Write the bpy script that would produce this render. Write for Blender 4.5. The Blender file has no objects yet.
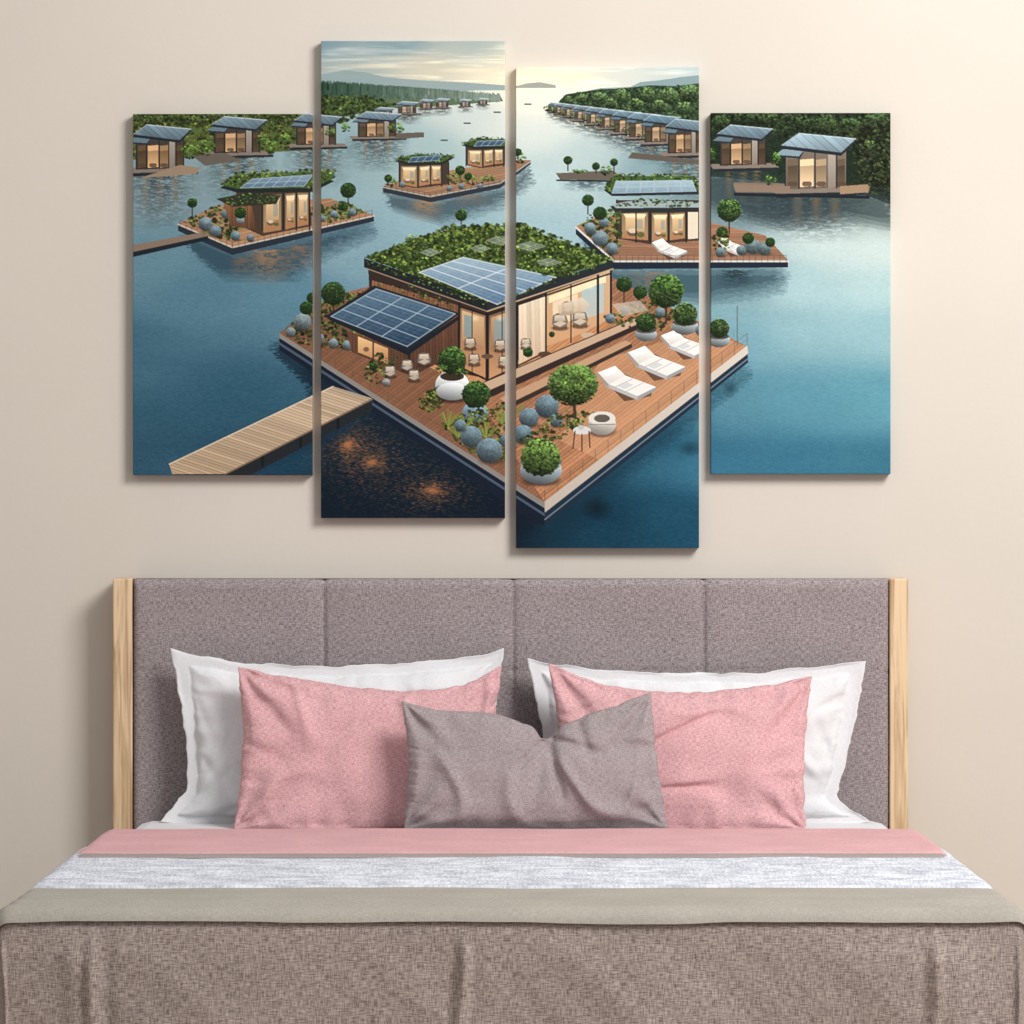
import bpy, math, random
import numpy as np
from mathutils import Vector, noise as mnoise
rs = np.random.RandomState(7)
scene = bpy.context.scene
scene.view_settings.view_transform = 'Standard'
scene.view_settings.look = 'None'
LF = 1.0   # picture albedo compensation

# ------------------------------------------------------------------ camera
FPX = 3341.0; CY = -8.3; ZC = 1.322
cd = bpy.data.cameras.new('camera'); cam = bpy.data.objects.new('camera', cd)
scene.collection.objects.link(cam); scene.camera = cam
cam.location = (0, CY, ZC); cam.rotation_euler = (math.radians(90), 0, 0)
cd.sensor_width = 36; cd.lens = FPX/1024*36
def wx(px, Y): return (px-512)*(Y-CY)/FPX
def wz(py, Y): return ZC-(py-512)*(Y-CY)/FPX
def lin(c):
    c = [v/255.0 for v in c[:3]]
    return tuple((v/12.92 if v <= 0.04045 else ((v+0.055)/1.055)**2.4) for v in c)

# ------------------------------------------------------------------ PAINTED PICTURE (numpy)
OX, OY, PW, PH, SS = 120, 30, 780, 530, 3
H, W = PH*SS, PW*SS
def vnoise(h, w, cy, cx):
    gh, gw = int(h/cy)+3, int(w/cx)+3
    g = rs.rand(gh, gw).astype(np.float32)
    y = np.arange(h)/cy; x = np.arange(w)/cx
    yi = y.astype(int); xi = x.astype(int)
    fy = (y-yi)[:, None]; fx = (x-xi)[None, :]
    fy = fy*fy*(3-2*fy); fx = fx*fx*(3-2*fx)
    a = g[yi][:, xi]; b = g[yi][:, xi+1]; c = g[yi+1][:, xi]; d = g[yi+1][:, xi+1]
    return (a*(1-fx)+b*fx)*(1-fy)+(c*(1-fx)+d*fx)*fy
def idw(pts, x0, y0, x1, y1, step=6, p=2.6):
    ys = np.arange(y0, y1+step, step); xs = np.arange(x0, x1+step, step)
    X, Y = np.meshgrid(xs, ys); num = 0; den = 0
    for (x, y, c) in pts:
        w = 1/((((X-x)*0.7)**2+((Y-y)*1.3)**2+500)**(p/2+.6))
        num = num+w[..., None]*np.array(c, float); den = den+w[..., None]
    g = num/den
    hh, ww = int((y1-y0)*SS), int((x1-x0)*SS)
    yy = np.arange(hh)/(step*SS); xx = np.arange(ww)/(step*SS)
    yi = yy.astype(int); xi = xx.astype(int); fy = (yy-yi)[:, None, None]; fx = (xx-xi)[None, :, None]
    yi1 = np.minimum(yi+1, g.shape[0]-1); xi1 = np.minimum(xi+1, g.shape[1]-1)
    return (g[yi][:, xi]*(1-fx)+g[yi][:, xi1]*fx)*(1-fy)+(g[yi1][:, xi]*(1-fx)+g[yi1][:, xi1]*fx)*fy
water = [(133,190,(128,150,156)),(133,260,(96,132,146)),(200,300,(80,118,136)),(133,350,(64,102,122)),(230,400,(48,88,108)),(133,465,(46,84,104)),
 (290,460,(28,62,82)),(290,290,(86,126,144)),(340,250,(124,156,168)),(360,150,(134,160,166)),(420,150,(156,180,182)),(450,215,(138,170,180)),(480,110,(190,202,200)),(510,95,(232,230,214)),
 (530,85,(252,242,216)),(540,100,(236,234,218)),(545,130,(210,218,212)),(540,180,(178,200,202)),(545,240,(154,184,192)),(590,150,(176,194,194)),
 (650,165,(124,152,158)),(330,500,(14,30,44)),(480,510,(12,30,44)),(600,520,(16,54,74)),(680,520,(26,72,94)),(660,440,(38,86,108)),(690,400,(58,108,128)),
 (720,400,(88,138,156)),(720,465,(54,108,134)),(880,465,(58,112,134)),(800,465,(54,110,134)),(800,400,(88,142,160)),(870,400,(92,148,164)),(880,330,(142,180,188)),(800,330,(138,176,184)),(880,250,(192,208,204)),(830,240,(188,204,202)),
 (800,290,(162,192,196)),(740,290,(120,154,162)),(740,340,(114,158,172)),(880,215,(150,164,160)),(740,200,(108,130,136)),(880,290,(170,198,200))]
buf = np.clip(idw(water, OX, OY, OX+PW, OY+PH), 0, 255).astype(np.float32)[:H, :W]
rip = (vnoise(H, W, 2.6, 12)-.5)*7+(vnoise(H, W, 1.8, 5)-.5)*9+(vnoise(H, W, 50, 180)-.5)*6
yyf = (np.arange(H)/SS+OY)[:, None]
buf += (rip*np.clip((yyf-90)/150, .2, 1))[..., None]
streak = vnoise(H, W, 3.2, 14)*.6+vnoise(H, W, 2.2, 5)*.4

def bb(x0, y0, x1, y1):
    i0 = max(0, int((y0-OY)*SS)-1); i1 = min(H, int((y1-OY)*SS)+2)
    j0 = max(0, int((x0-OX)*SS)-1); j1 = min(W, int((x1-OX)*SS)+2)
    if i1 <= i0 or j1 <= j0: return None
    Y, X = np.mgrid[i0:i1, j0:j1].astype(np.float32)
    return i0, i1, j0, j1, X/SS+OX, Y/SS+OY
def comp(b, m, col):
    i0, i1, j0, j1 = b[:4]
    m = m[..., None]
    buf[i0:i1, j0:j1] = buf[i0:i1, j0:j1]*(1-m)+col*m
def pmask(X, Y, pts):
    m = np.zeros(X.shape, bool); n = len(pts)
    for k in range(n):
        x0, y0 = pts[k]; x1, y1 = pts[(k+1) % n]
        if y0 == y1: continue
        c = ((y0 > Y) != (y1 > Y)) & (X < (x1-x0)*(Y-y0)/(y1-y0)+x0)
        m ^= c
    return m
def poly(pts, col, a=1.0, col2=None, nz=0, hatch=None, hcol=None):
    xs = [p[0] for p in pts]; ys = [p[1] for p in pts]
    b = bb(min(xs), min(ys), max(xs), max(ys))
    if b is None: return
    X, Y = b[4], b[5]; m = pmask(X, Y, pts).astype(np.float32)*a
    C = np.ones(X.shape+(3,), np.float32)*np.array(col, np.float32)
    if col2 is not None:
        t = np.clip((Y-min(ys))/max(1e-3, max(ys)-min(ys)), 0, 1)[..., None]
        C = C*(1-t)+np.array(col2, np.float32)*t
    if nz:
        C = C+((vnoise(X.shape[0], X.shape[1], 5, 7)-.5)*2*nz)[..., None]
    if hatch:
        dx, dy, sp, dk = hatch; L = math.hypot(dx, dy)
        t = (X*(-dy/L)+Y*(dx/L))/sp
        k = np.floor(t); f = t-k
        C = C*(1+((np.sin(k*12.9898)*43758.5) % 1-.5)[..., None]*.16)
        C = np.where((f < .22)[..., None], C*dk, C)
    comp(b, m, C)
def line(x0, y0, x1, y1, w, col, a=1.0):
    b = bb(min(x0, x1)-w, min(y0, y1)-w, max(x0, x1)+w, max(y0, y1)+w)
    if b is None: return
    X, Y = b[4], b[5]; dx, dy = x1-x0, y1-y0; L2 = dx*dx+dy*dy+1e-6
    t = np.clip(((X-x0)*dx+(Y-y0)*dy)/L2, 0, 1)
    d = np.hypot(X-x0-t*dx, Y-y0-t*dy)
    comp(b, np.clip((w/2-d)*SS+.5, 0, 1)*a, np.array(col, np.float32))
def pline(pts, w, col, a=1.0):
    for p, q in zip(pts[:-1], pts[1:]): line(p[0], p[1], q[0], q[1], w, col, a)
def ell(cx, cy, rx, ry, col, a=1.0, soft=0.0, shade=0.0, nz=0):
    b = bb(cx-rx*1.05, cy-ry*1.05, cx+rx*1.05, cy+ry*1.05)
    if b is None: return
    X, Y = b[4], b[5]; u = (X-cx)/rx; v = (Y-cy)/ry; r = np.sqrt(u*u+v*v)
    m = np.clip((1-r)/soft, 0, 1) if soft else (r < 1).astype(np.float32)
    C = np.ones(X.shape+(3,), np.float32)*np.array(col, np.float32)
    if shade:
        l = np.clip(1+shade*(-v*.8+u*.25), .2, 2); C = C*l[..., None]
    if nz: C = C*(1+(vnoise(X.shape[0], X.shape[1], 4, 4)-.5)*nz)[..., None]
    comp(b, m*a, C)
def dots(P, size, base, var=26, lit=None):
    base = np.array(base, float)*np.array([1.0, .94, .96])
    for k, (x, y) in enumerate(P):
        s = size*(.35+rs.rand()*.8); l = 1.0 if lit is None else lit[k]
        j = rs.randn()*var
        c = np.clip(base*l+np.array([j*.9, j, j*.5]), 4, 245)
        b = bb(x-s, y-s, x+s, y+s)
        if b is None: continue
        r = np.hypot((b[4]-x), (b[5]-y)*1.3)
        comp(b, np.clip((s-r)*2, 0, 1)*.85, c.astype(np.float32))
def leafE(cx, cy, rx, ry, n=None, base=(74, 110, 48), size=1.4, var=20):
    n = n or int(rx*ry*1.3)+8
    a = rs.rand(n)*2*math.pi; r = np.sqrt(rs.rand(n))
    X = cx+rx*r*np.cos(a); Y = cy+ry*r*np.sin(a)
    g = 1+.7*(cy-Y)/ry+.15*(X-cx)/rx
    n1 = n//3; g[:n1] *= .5
    dots(zip(X, Y), size, base, var, g)
def leafP(pts, n, base=(70, 108, 45), size=1.7, var=22, up=.2):
    xs = [p[0] for p in pts]; ys = [p[1] for p in pts]
    n = int(n*1.25)
    X = rs.uniform(min(xs), max(xs), n*4); Y = rs.uniform(min(ys), max(ys), n*4)
    m = pmask(X, Y, pts); X = X[m][:n]; Y = Y[m][:n]
    n1 = int(len(X)*.45)
    dots(zip(X[:n1], Y[:n1]), size*1.25, tuple(.45*c for c in base), var*.5, np.ones(n1))
    X = X[n1:]; Y = Y[n1:]
    ln = np.array([mnoise.noise(Vector((a*.16, b*.24, 2.2))) for a, b in zip(X, Y)])
    dots(zip(X, Y), size*.85, base, var, 1+up*(rs.rand(len(X))-.4)*2+ln*.6)
def ball(cx, cy, r, base=(66, 100, 46), trunk=0, pot=None):
    if trunk: line(cx, cy+r*.6, cx, cy+r+trunk, max(1.2, r*.12), (62, 46, 34))
    if pot:
        pr, pc = pot; yb = cy+r+trunk+pr*.25
        ell(cx, yb, pr, pr*.8, pc, shade=.45)
    ell(cx, cy, r, r*.95, (30, 50, 26), shade=.3)
    leafE(cx, cy, r*1.04, r*1.0, int(r*r*2.0)+8, base, max(.8, r*.085), 17)
def stone(cx, cy, r, c=(112, 132, 140)):
    ell(cx+r*.2, cy+r*.8, r*1.2, r*.4, (30, 32, 30), .5, soft=.6)
    ell(cx, cy, r, r*.95, tuple(.82*v for v in c), shade=.6, nz=.3)
    ell(cx+r*.1, cy-r*.35, r*.6, r*.4, tuple(min(255, 1.25*v) for v in c), .5, soft=.8)
def refl(cx, y0, w, h, col, a):
    b = bb(cx-w, y0, cx+w, y0+h)
    if b is None: return
    i0, i1, j0, j1, X, Y = b
    s = streak[i0:i1, j0:j1]
    m = a*np.clip(1-((Y-y0)/h), 0, 1)**.7*np.clip(1.25*(1-np.abs(X-cx)/w), 0, 1)*np.clip((s-.22)*2.6, 0, 1)
    comp(b, m, np.array(col, np.float32))
def shad(pts, col, a, soft=1):
    xs = [p[0] for p in pts]; ys = [p[1] for p in pts]
    b = bb(min(xs)-4, min(ys)-2, max(xs)+4, max(ys)+4)
    i0, i1, j0, j1, X, Y = b
    wob = (streak[i0:i1, j0:j1]-.5)*10
    m = 0
    for k in range(4): m = m+pmask(X+wob*(1+.4*k)+(k-1.5)*soft, Y+wob*.4+(k-1.5)*soft*1.5, pts)*.25
    comp(b, m*a, np.array(col, np.float32))
def q4(q, u, v):
    a, b_, c, d = [np.array(p, float) for p in q]
    return a*(1-u)*(1-v)+b_*u*(1-v)+c*u*v+d*(1-u)*v
def qgrid(q, nu, nv, w, col, a=1.0):
    for i in range(nu+1):
        p, r = q4(q, i/nu, 0), q4(q, i/nu, 1); line(*p, *r, w, col, a)
    for i in range(nv+1):
        p, r = q4(q, 0, i/nv), q4(q, 1, i/nv); line(*p, *r, w, col, a)
def solar(q, nu, nv, c1=(70, 96, 122), c2=(38, 60, 84), w=.9, lc=(170, 188, 200)):
    poly(q, c1, 1, c2, nz=6)
    qgrid(q, nu*3, nv*3, w*.4, lc, .22)
    qgrid(q, nu, nv, w, lc, .75)

# --- sky
sky = [(321,45,(104,134,150)),(400,44,(114,142,154)),(480,46,(150,166,166)),(505,60,(206,204,188)),(340,60,(164,174,172)),(420,66,(208,200,178)),(500,76,(244,228,196)),
 (530,70,(236,226,200)),(560,78,(252,236,204)),(620,70,(206,210,202)),(690,68,(168,190,196)),(690,78,(198,204,198)),(340,75,(166,174,168))]
sk = idw(sky, OX, OY, OX+PW, 92)
hh = min(sk.shape[0], int((86-OY)*SS)); buf[:hh] = sk[:hh]
cl = vnoise(hh, W, 8, 130)*.6+vnoise(hh, W, 4, 45)*.4
buf[:hh] += (np.clip(cl-.52, 0, 1)*130)[..., None]*np.array([1, .94, .78])*.7
for (x0, y0, x1, c) in [(325,66,430,(232,216,186)),(350,58,440,(212,206,190)),(322,50,400,(184,192,190)),(430,70,505,(246,230,194)),(640,73,699,(230,226,210))]:
    ell((x0+x1)/2, y0, (x1-x0)/2, 3.2, c, .6, soft=.9)
ell(530, 88, 44, 26, (255, 244, 214), .85, soft=1.0)
# distant hills
poly([(321,80),(321,74),(345,70),(365,72),(385,77),(420,80),(460,82),(505,85),(505,90),(321,92)], (136,156,158), .9)
poly([(620,92),(640,82),(660,80),(680,77),(699,75),(712,76),(712,95)], (128,150,154), .95)
poly([(560,96),(600,88),(640,86),(640,96)], (134,152,148), .8)
poly([(516,86),(528,83),(540,82),(556,85),(556,88),(516,88)], (146,150,146), .9)
# left shore
poly([(321,92),(321,86),(350,84),(400,86),(450,90),(500,95),(503,101),(440,106),(321,112)], (70,94,76), 1, (98,114,82))
for x in rs.uniform(321, 500, 1000):
    k = (x-321)/180; t = 80+k*13+rs.rand()*4; hgt = (11-7*k)*(.5+rs.rand()*.8)
    c = np.array([44, 68, 54])*(1-k)+np.array([130, 146, 134])*k+rs.randn()*10
    for q in range(3): line(x, t+hgt*q/3, x, t+hgt, .7+.7*q*(1-.5*k), c, .85)
poly([(133,114),(312,114),(321,95),(400,104),(330,120),(312,150),(133,160)], (64,80,42), 1, (84,100,52), nz=12)
leafP([(120,105),(320,105),(320,124),(230,122),(120,128)], 900, (60,78,42), 1.9, 16)
for x in range(136, 316, 11): leafE(x, 119+3*math.sin(x), 7, 5, 50, (74,94,50), 1.3, 16)
leafP([(120,124),(320,118),(320,146),(120,158)], 800, (104,118,58), 1.7, 16)
leafP([(321,96),(365,94),(395,104),(375,112),(321,128)], 420, (72,96,52), 1.8, 16)
# right shore
top = [(560,100),(566,94),(580,92),(600,89),(625,88),(650,85),(675,86),(699,83),(712,84)]
poly(top+[(712,150),(600,118),(556,106)], (44,66,46), 1, nz=10)
leafP([(562,97),(580,92),(650,87),(712,84),(712,128),(640,118),(570,106)], 1500, (66,92,60), 1.8, 16)
for x, y, r in [(600,98,8),(622,96,9),(645,94,10),(668,96,11),(690,93,11),(582,98,6),(636,104,7),(660,106,8),(684,108,9),(612,103,6),(570,100,5)]:
    ell(x, y+r*.3, r, r*.8, (30,46,32), .6, soft=.5); leafE(x, y, r, r*.75, int(r*r*1.6), (80,108,66), 1.4, 16)
poly([(700,105),(895,105),(895,206),(868,196),(850,190),(700,175)], (30,42,30), 1, nz=8)
leafP([(705,108),(893,108),(893,160),(780,135),(705,130)], 1300, (46,64,40), 2.2, 12)
for x, y, r in [(720,122,9),(745,118,10),(768,120,10),(800,122,10),(825,124,12),(850,128,13),(876,124,15),(868,150,12),(884,170,12)]:
    leafE(x, y, r, r*.8, int(r*r*1.4), (56,78,46), 1.5, 14)
leafP([(840,125),(893,120),(893,204),(866,194)], 500, (50,62,38), 2.2, 12)
shad([(700,170),(893,195),(893,226),(850,218),(780,226),(705,205)], (48,62,64), .75, 3)

def hut(x, y, w, h, roof=(122,146,160), wall=(66,60,56), glow=(196,160,120), refh=None, deck=(126,114,104)):
    refh = refh or h*.9
    refl(x+w*.5, y+h*.1, w*.9, refh*1.5, (48, 62, 66), .9)
    for k in range(3): refl(x+w*(.2+.3*k), y+h*.12, w*.11, refh, (160, 116, 78), .5)
    poly([(x-.25*w, y), (x+1.2*w, y-.03*h), (x+1.28*w, y+.08*h), (x-.15*w, y+.12*h)], deck)
    poly([(x-.15*w, y+.12*h), (x+1.28*w, y+.08*h), (x+1.28*w, y+.14*h), (x-.15*w, y+.2*h)], (34, 40, 46))
    poly([(x, y-.66*h), (x+w, y-.7*h), (x+w, y), (x, y+.04*h)], wall, 1, tuple(.8*c for c in wall))
    for a0, a1, g in [(.04, .2, .5), (.24, .46, 1.1), (.5, .66, .8), (.84, .96, .45)]:
        c = tuple(v*g for v in glow)
        poly([(x+a0*w, y-.5*h), (x+a1*w, y-.52*h), (x+a1*w, y-.02*h), (x+a0*w, y)], tuple(.6*v for v in c), 1, tuple(min(255, v*.95) for v in c))
        poly([(x+a0*w, y-.5*h), (x+a1*w, y-.52*h), (x+a1*w, y-.4*h), (x+a0*w, y-.38*h)], c, .8)
        line(x+(a0+a1)/2*w-.04*w, y-.06*h, x+(a0+a1)/2*w+.04*w, y-.06*h, h*.09, (80, 62, 52), .8)
    poly([(x+.69*w, y-.64*h), (x+.81*w, y-.66*h), (x+.81*w, y), (x+.69*w, y+.02*h)], (170, 162, 150), .9, (136, 126, 116))
    for t in (0, .22, .48, .83, .99): line(x+t*w, y-.66*h, x+t*w, y+.02*h, max(.5, w*.018), (34, 34, 36))
    # lower canopy
    poly([(x-.16*w, y-.56*h), (x-.04*w, y-.66*h), (x+.3*w, y-.64*h), (x+.24*w, y-.52*h)], (40, 48, 54))
    poly([(x-.16*w, y-.59*h), (x-.04*w, y-.69*h), (x+.3*w, y-.67*h), (x+.22*w, y-.56*h)], tuple(.8*c for c in roof))
    # main mono-pitch roof slab with dark fascia
    A, B_, C_, D_ = (x-.06*w, y-.76*h), (x+.22*w, y-.98*h), (x+1.14*w, y-.88*h), (x+.9*w, y-.63*h)
    dn = .06*h
    poly([A, (A[0], A[1]+dn), (D_[0], D_[1]+dn), (C_[0], C_[1]+dn), C_, D_], (34, 40, 46))
    poly([A, B_, C_, D_], roof, 1, tuple(.72*c for c in roof), hatch=(.28, .25, max(1.4, w*.1), .88))
    line(*B_, *C_, .8, (204, 214, 218), .9); line(*A, *B_, .6, (190, 202, 208), .7)
for (x, y, w, h, f) in [(478,104,9,6,.7),(460,106,10,7,.6),(436,107,12,9,.5),(420,108,12,9,.45),(398,113,18,12,.3),(376,117,16,10,.3)]:
    hut(x, y, w, h, tuple(np.array([110,140,160])*(1-f)+np.array([180,192,196])*f), tuple(np.array([66,60,56])*(1-f)+np.array([150,152,150])*f), refh=h*.6, glow=(190,170,146))
hut(358, 136, 38, 25); leafE(396, 128, 8, 5); poly([(396,133),(424,132),(424,137),(396,139)], (96,88,80))
hut(296, 144, 40, 31); leafE(285, 140, 8, 5)
hut(214, 152, 46, 36); leafE(207, 146, 8, 6); leafE(268, 146, 8, 6)
poly([(192,156),(225,153),(240,160),(205,166)], (98,90,82)); leafE(205, 152, 6, 4)
hut(136, 168, 48, 44, glow=(214,170,122)); leafE(190, 152, 9, 7)
poly([(180,165),(200,168),(196,174),(140,178)], (146,126,106))
for x, y, r in [(262,140,5),(330,132,5),(345,128,5),(270,150,4)]: leafE(x, y, r, r)
for k in range(9):
    t = k/8.0; tt = t**1.35
    hut(549+tt*96, 111+tt*30, 10+tt*21, 9+tt*18, roof=(134-24*t,154-12*t,166-6*t), wall=(108-40*t,106-42*t,102-44*t), refh=6+8*t, glow=(190-6*t,170-14*t,146-22*t))
    leafE(547+tt*96, 108+tt*27, 3+2*t, 3+2*t, 26, (66,90,52), 1.2)
hut(668, 152, 34, 34); poly([(632,152),(700,160),(700,164),(628,158)], (92,84,76))
hut(720, 164, 46, 40); leafE(710, 155, 6, 8)
poly([(733,182),(870,186),(868,193),(736,192)], (124,106,90))
refl(800, 196, 80, 36, (42,52,58), .95)
hut(785, 187, 62, 55, roof=(160,186,198), glow=(226,196,156), wall=(118,106,96), refh=34)
poly([(733,184),(790,186),(790,193),(735,191)], (130,112,96)); poly([(840,186),(868,184),(868,192),(840,194)], (150,126,100))
line(735, 194, 868, 197, 3, (28,34,40))
leafE(770, 180, 6, 5); leafE(776, 160, 4, 8)
for x, y in [(467,123),(444,140),(497,112),(528,104)]: line(x-3, y, x+3, y, 1.4, (60,70,76))

def rail(p, q, n, h, c=(70, 62, 58), a=.8):
    for i in range(n+1):
        x = p[0]+(q[0]-p[0])*i/n; y = p[1]+(q[1]-p[1])*i/n
        line(x, y, x, y-h, .7, c, a)
    line(p[0], p[1]-h, q[0], q[1]-h, .6, c, a); line(p[0], p[1]-h*.5, q[0], q[1]-h*.5, .4, c, a*.6)
def rooms(q, c1=(226,192,146), c2=(164,120,84), n=1):
    poly(q, tuple(.6*v for v in c1), 1, tuple(.7*v for v in c1))
    p = lambda u, v: tuple(q4(q, u, v))
    poly([p(.06,.06), p(.94,.06), p(.86,.2), p(.14,.2)], (255,232,190), .85)
    poly([p(.14,.2), p(.86,.2), p(.86,.7), p(.14,.7)], c1, .9, tuple(.82*v for v in c1))
    poly([p(.0,1), p(.14,.7), p(.86,.7), p(1,1)], c2)
    poly([p(.55,.26), p(.8,.26), p(.8,.6), p(.55,.6)], (130,140,138), .6)
    x, y = p(.4, .76); s = abs(q[2][0]-q[0][0])*.2
    ell(x, y, s, s*.7, (96,74,60), .9); ell(x, y-s*.35, s*.8, s*.45, (214,198,176), .9)
    x, y = p(.72, .82); ell(x, y, s*.7, s*.5, (74,92,52), .9)
# centre-back island
shad([(386,192),(432,200),(505,186),(528,165),(532,180),(500,205),(440,222),(390,208)], (60,78,86), .8, 2)
refl(425, 200, 20, 22, (184,130,84), .7); refl(470, 195, 20, 12, (150,106,76), .5)
poly([(383,186),(410,176),(515,160),(531,160),(500,182),(430,196)], (156,120,92), 1, hatch=(.9,-.2,2.5,.85))
poly([(383,186),(430,196),(500,182),(531,160),(531,164),(500,188),(431,202),(383,192)], (44,50,58)); pline([(383,187),(430,196.5),(500,183),(531,161)], 1, (190,182,172))
def pav(x, y, w, h):
    poly([(x, y-h), (x+w, y-h-1), (x+w, y-2), (x+w*.35, y+2), (x, y-1)], (66,54,48))
    rooms([(x+2, y-h+4), (x+w*.36, y-h+4), (x+w*.36, y+1), (x+2, y-2)])
    rooms([(x+w*.4, y-h+4), (x+w*.62, y-h+3), (x+w*.62, y-2), (x+w*.4, y)])
    rooms([(x+w*.64, y-h+3), (x+w*.84, y-h+3), (x+w*.84, y-3), (x+w*.64, y-2)])
    for t in (.0, .38, .63, .85, .99): line(x+w*t, y-h, x+w*t, y, 1.1, (36,34,36))
    poly([(x-5, y-h-1), (x+w*.3, y-h-7), (x+w+6, y-h-5), (x+w*.85, y-h+3), (x+w*.2, y-h+3)], (36,42,40))
    poly([(x-5, y-h-3), (x+w*.3, y-h-8), (x+w+6, y-h-7), (x+w*.85, y-h), (x+w*.2, y-h)], (64,92,50))
    leafP([(x-5, y-h-4), (x+w*.3, y-h-10), (x+w+6, y-h-8), (x+w*.85, y-h), (x+w*.2, y-h)], int(w*3), (92,120,62), 1.3, 18)
pav(466, 166, 44, 20); solar([(478,141),(505,140),(500,145),(474,146)], 4, 1, w=.6)
pav(399, 186, 50, 24); solar([(412,157),(442,155),(438,160),(408,162)], 4, 1, w=.6)
leafE(455, 178, 9, 6); leafE(392, 182, 6, 5); leafE(474, 180, 10, 5); leafE(490, 178, 6, 4); leafE(520, 158, 6, 5)
for x, y in [(461,186),(480,186),(449,188),(402,184)]: stone(x, y, 3)
for x, y, r in [(460,170,5),(388,178,4),(518,152,4),(468,176,4)]: ball(x, y, r, trunk=3)
rail((385,188), (430,197), 8, 4, a=.5); rail((430,197), (500,183), 12, 4, a=.5)
ball(461, 215, 6, trunk=3); refl(461, 226, 8, 12, (50,70,72), .7)
# tiny island
refl(588, 180, 30, 12, (44,62,70), .9)
poly([(556,173),(612,170),(622,176),(612,180),(560,179)], (98,90,82)); line(557, 180, 614, 181, 1.6, (32,38,44))
ball(568, 160, 4.5, trunk=6); ball(596, 166, 4, trunk=3); leafE(606, 170, 6, 5); leafE(580, 171, 8, 3); ball(614, 162, 4, trunk=6)

# --- left island
shad([(182,232),(232,252),(374,220),(374,230),(320,256),(290,278),(220,276),(190,250)], (46,70,84), .85, 3)
refl(268, 250, 28, 36, (180,126,82), .75); refl(300, 246, 18, 26, (164,112,78), .6); refl(240, 258, 12, 22, (146,100,70), .5)
poly([(178,224),(215,206),(330,198),(374,215),(232,247)], (160,122,94), 1, (176,134,100), hatch=(.97,-.22,3,.85))
poly([(178,224),(232,247),(374,215),(374,221),(232,255),(178,231)], (38,46,56)); pline([(178,224.5),(232,247.5),(374,215.5)], 1.4, (196,188,176))
poly([(133,245),(204,232),(208,236),(133,252)], (128,112,96)); poly([(133,252),(208,236),(208,240),(133,257)], (28,36,44))
leafP([(183,222),(215,206),(240,204),(240,236),(222,240)], 240, (84,106,56), 1.9, 22)
for x, y, r in [(205,224,7),(215,231,6),(235,236,5),(226,214,5),(250,238,4)]: stone(x, y, r)
poly([(236,190),(308,188),(312,226),(262,236),(236,224)], (70,56,46))
rooms([(263,196),(281,194),(281,230),(263,233)])
rooms([(285,194),(295,193),(295,227),(285,230)]); rooms([(297,193),(308,193),(308,225),(297,227)])
poly([(222,200),(250,198),(256,230),(230,226)], (142,98,66), 1, (92,66,50), hatch=(0,1,2.5,.8))
for x in (262,283,296,309): line(x, 190, x, 230, 1.3, (32,32,34))
poly([(216,199),(250,192),(280,196),(276,204),(232,207)], (44,50,40)); leafP([(218,198),(250,193),(280,196),(272,203),(232,206)], 130, (98,124,66), 1.4, 20)
poly([(220,188),(228,182),(326,178),(334,181),(312,192),(238,193)], (34,38,38))
poly([(220,185),(236,174),(334,171),(334,178),(310,188),(238,189)], (66,92,48)); leafP([(219,186),(236,172),(336,168),(334,178),(310,188)], 460, (96,122,60), 1.6, 22)
solar([(252,179),(312,175),(304,186),(240,188)], 6, 2, c1=(124,148,164), c2=(80,106,128), w=.7)
leafP([(312,214),(345,200),(366,212),(330,222)], 170, (92,116,60), 1.9, 24)
ball(348, 190, 8, trunk=6); ball(318, 208, 6); ball(240, 213, 6, pot=(4,(120,138,146))); ball(343, 206, 5)
for x, y, r in [(334,214,4),(352,212,4),(322,218,3.5)]: stone(x, y, r)
ball(192, 203, 5, trunk=8)
rail((180,226), (232,248), 9, 6, a=.5); rail((232,248), (372,216), 22, 6, a=.5)

# --- right island
shad([(582,238),(612,268),(788,268),(778,288),(700,300),(625,294),(585,262)], (48,72,84), .8, 3)
refl(650, 272, 24, 24, (150,112,84), .65); refl(735, 270, 20, 18, (26,40,46), .9)
poly([(576,226),(600,215),(700,220),(765,235),(788,260),(614,260)], (154,114,88), 1, (150,112,88), hatch=(1,.02,2.6,.86))
poly([(576,226),(614,260),(788,260),(788,267),(614,269),(576,234)], (28,38,50)); pline([(576,227),(614,261),(788,261)], 2, (206,204,196))
poly([(616,200),(699,200),(701,240),(650,244),(616,238)], (66,52,44))
rooms([(622,212),(648,212),(648,240),(622,238)])
rooms([(652,213),(668,213),(668,240),(652,241)]); rooms([(670,213),(685,212),(685,238),(670,240)])
poly([(688,212),(698,212),(698,238),(688,239)], (216,204,182))
for x in (617,636,650,668,686,700): line(x, 200, x, 242, 1.3, (28,30,34))
poly([(610,206),(640,201),(699,203),(699,211),(616,213)], (40,44,44)); poly([(612,204),(640,199),(699,202),(699,207),(616,208)], (150,165,170)); leafP([(610,206),(640,198),(699,201),(690,206)], 130, (96,124,62), 1.3, 20)
poly([(604,190),(616,182),(696,182),(699,194),(612,196)], (36,40,42))
poly([(604,187),(614,176),(695,176),(699,190),(612,193)], (62,90,48)); leafP([(603,188),(614,173),(696,174),(700,188),(612,193)], 380, (96,124,60), 1.6, 22)
solar([(616,181),(692,180),(696,191),(612,193)], 6, 2, c1=(160,182,190), c2=(120,146,160), w=.8)
leafP([(578,226),(600,206),(622,212),(622,244),(612,256)], 260, (90,116,56), 2, 24)
for x, y, r in [(600,238,8),(590,228,6),(612,248,6),(604,222,5)]: stone(x, y, r)
ball(588, 200, 6, trunk=8); ball(600, 213, 7)
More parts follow.
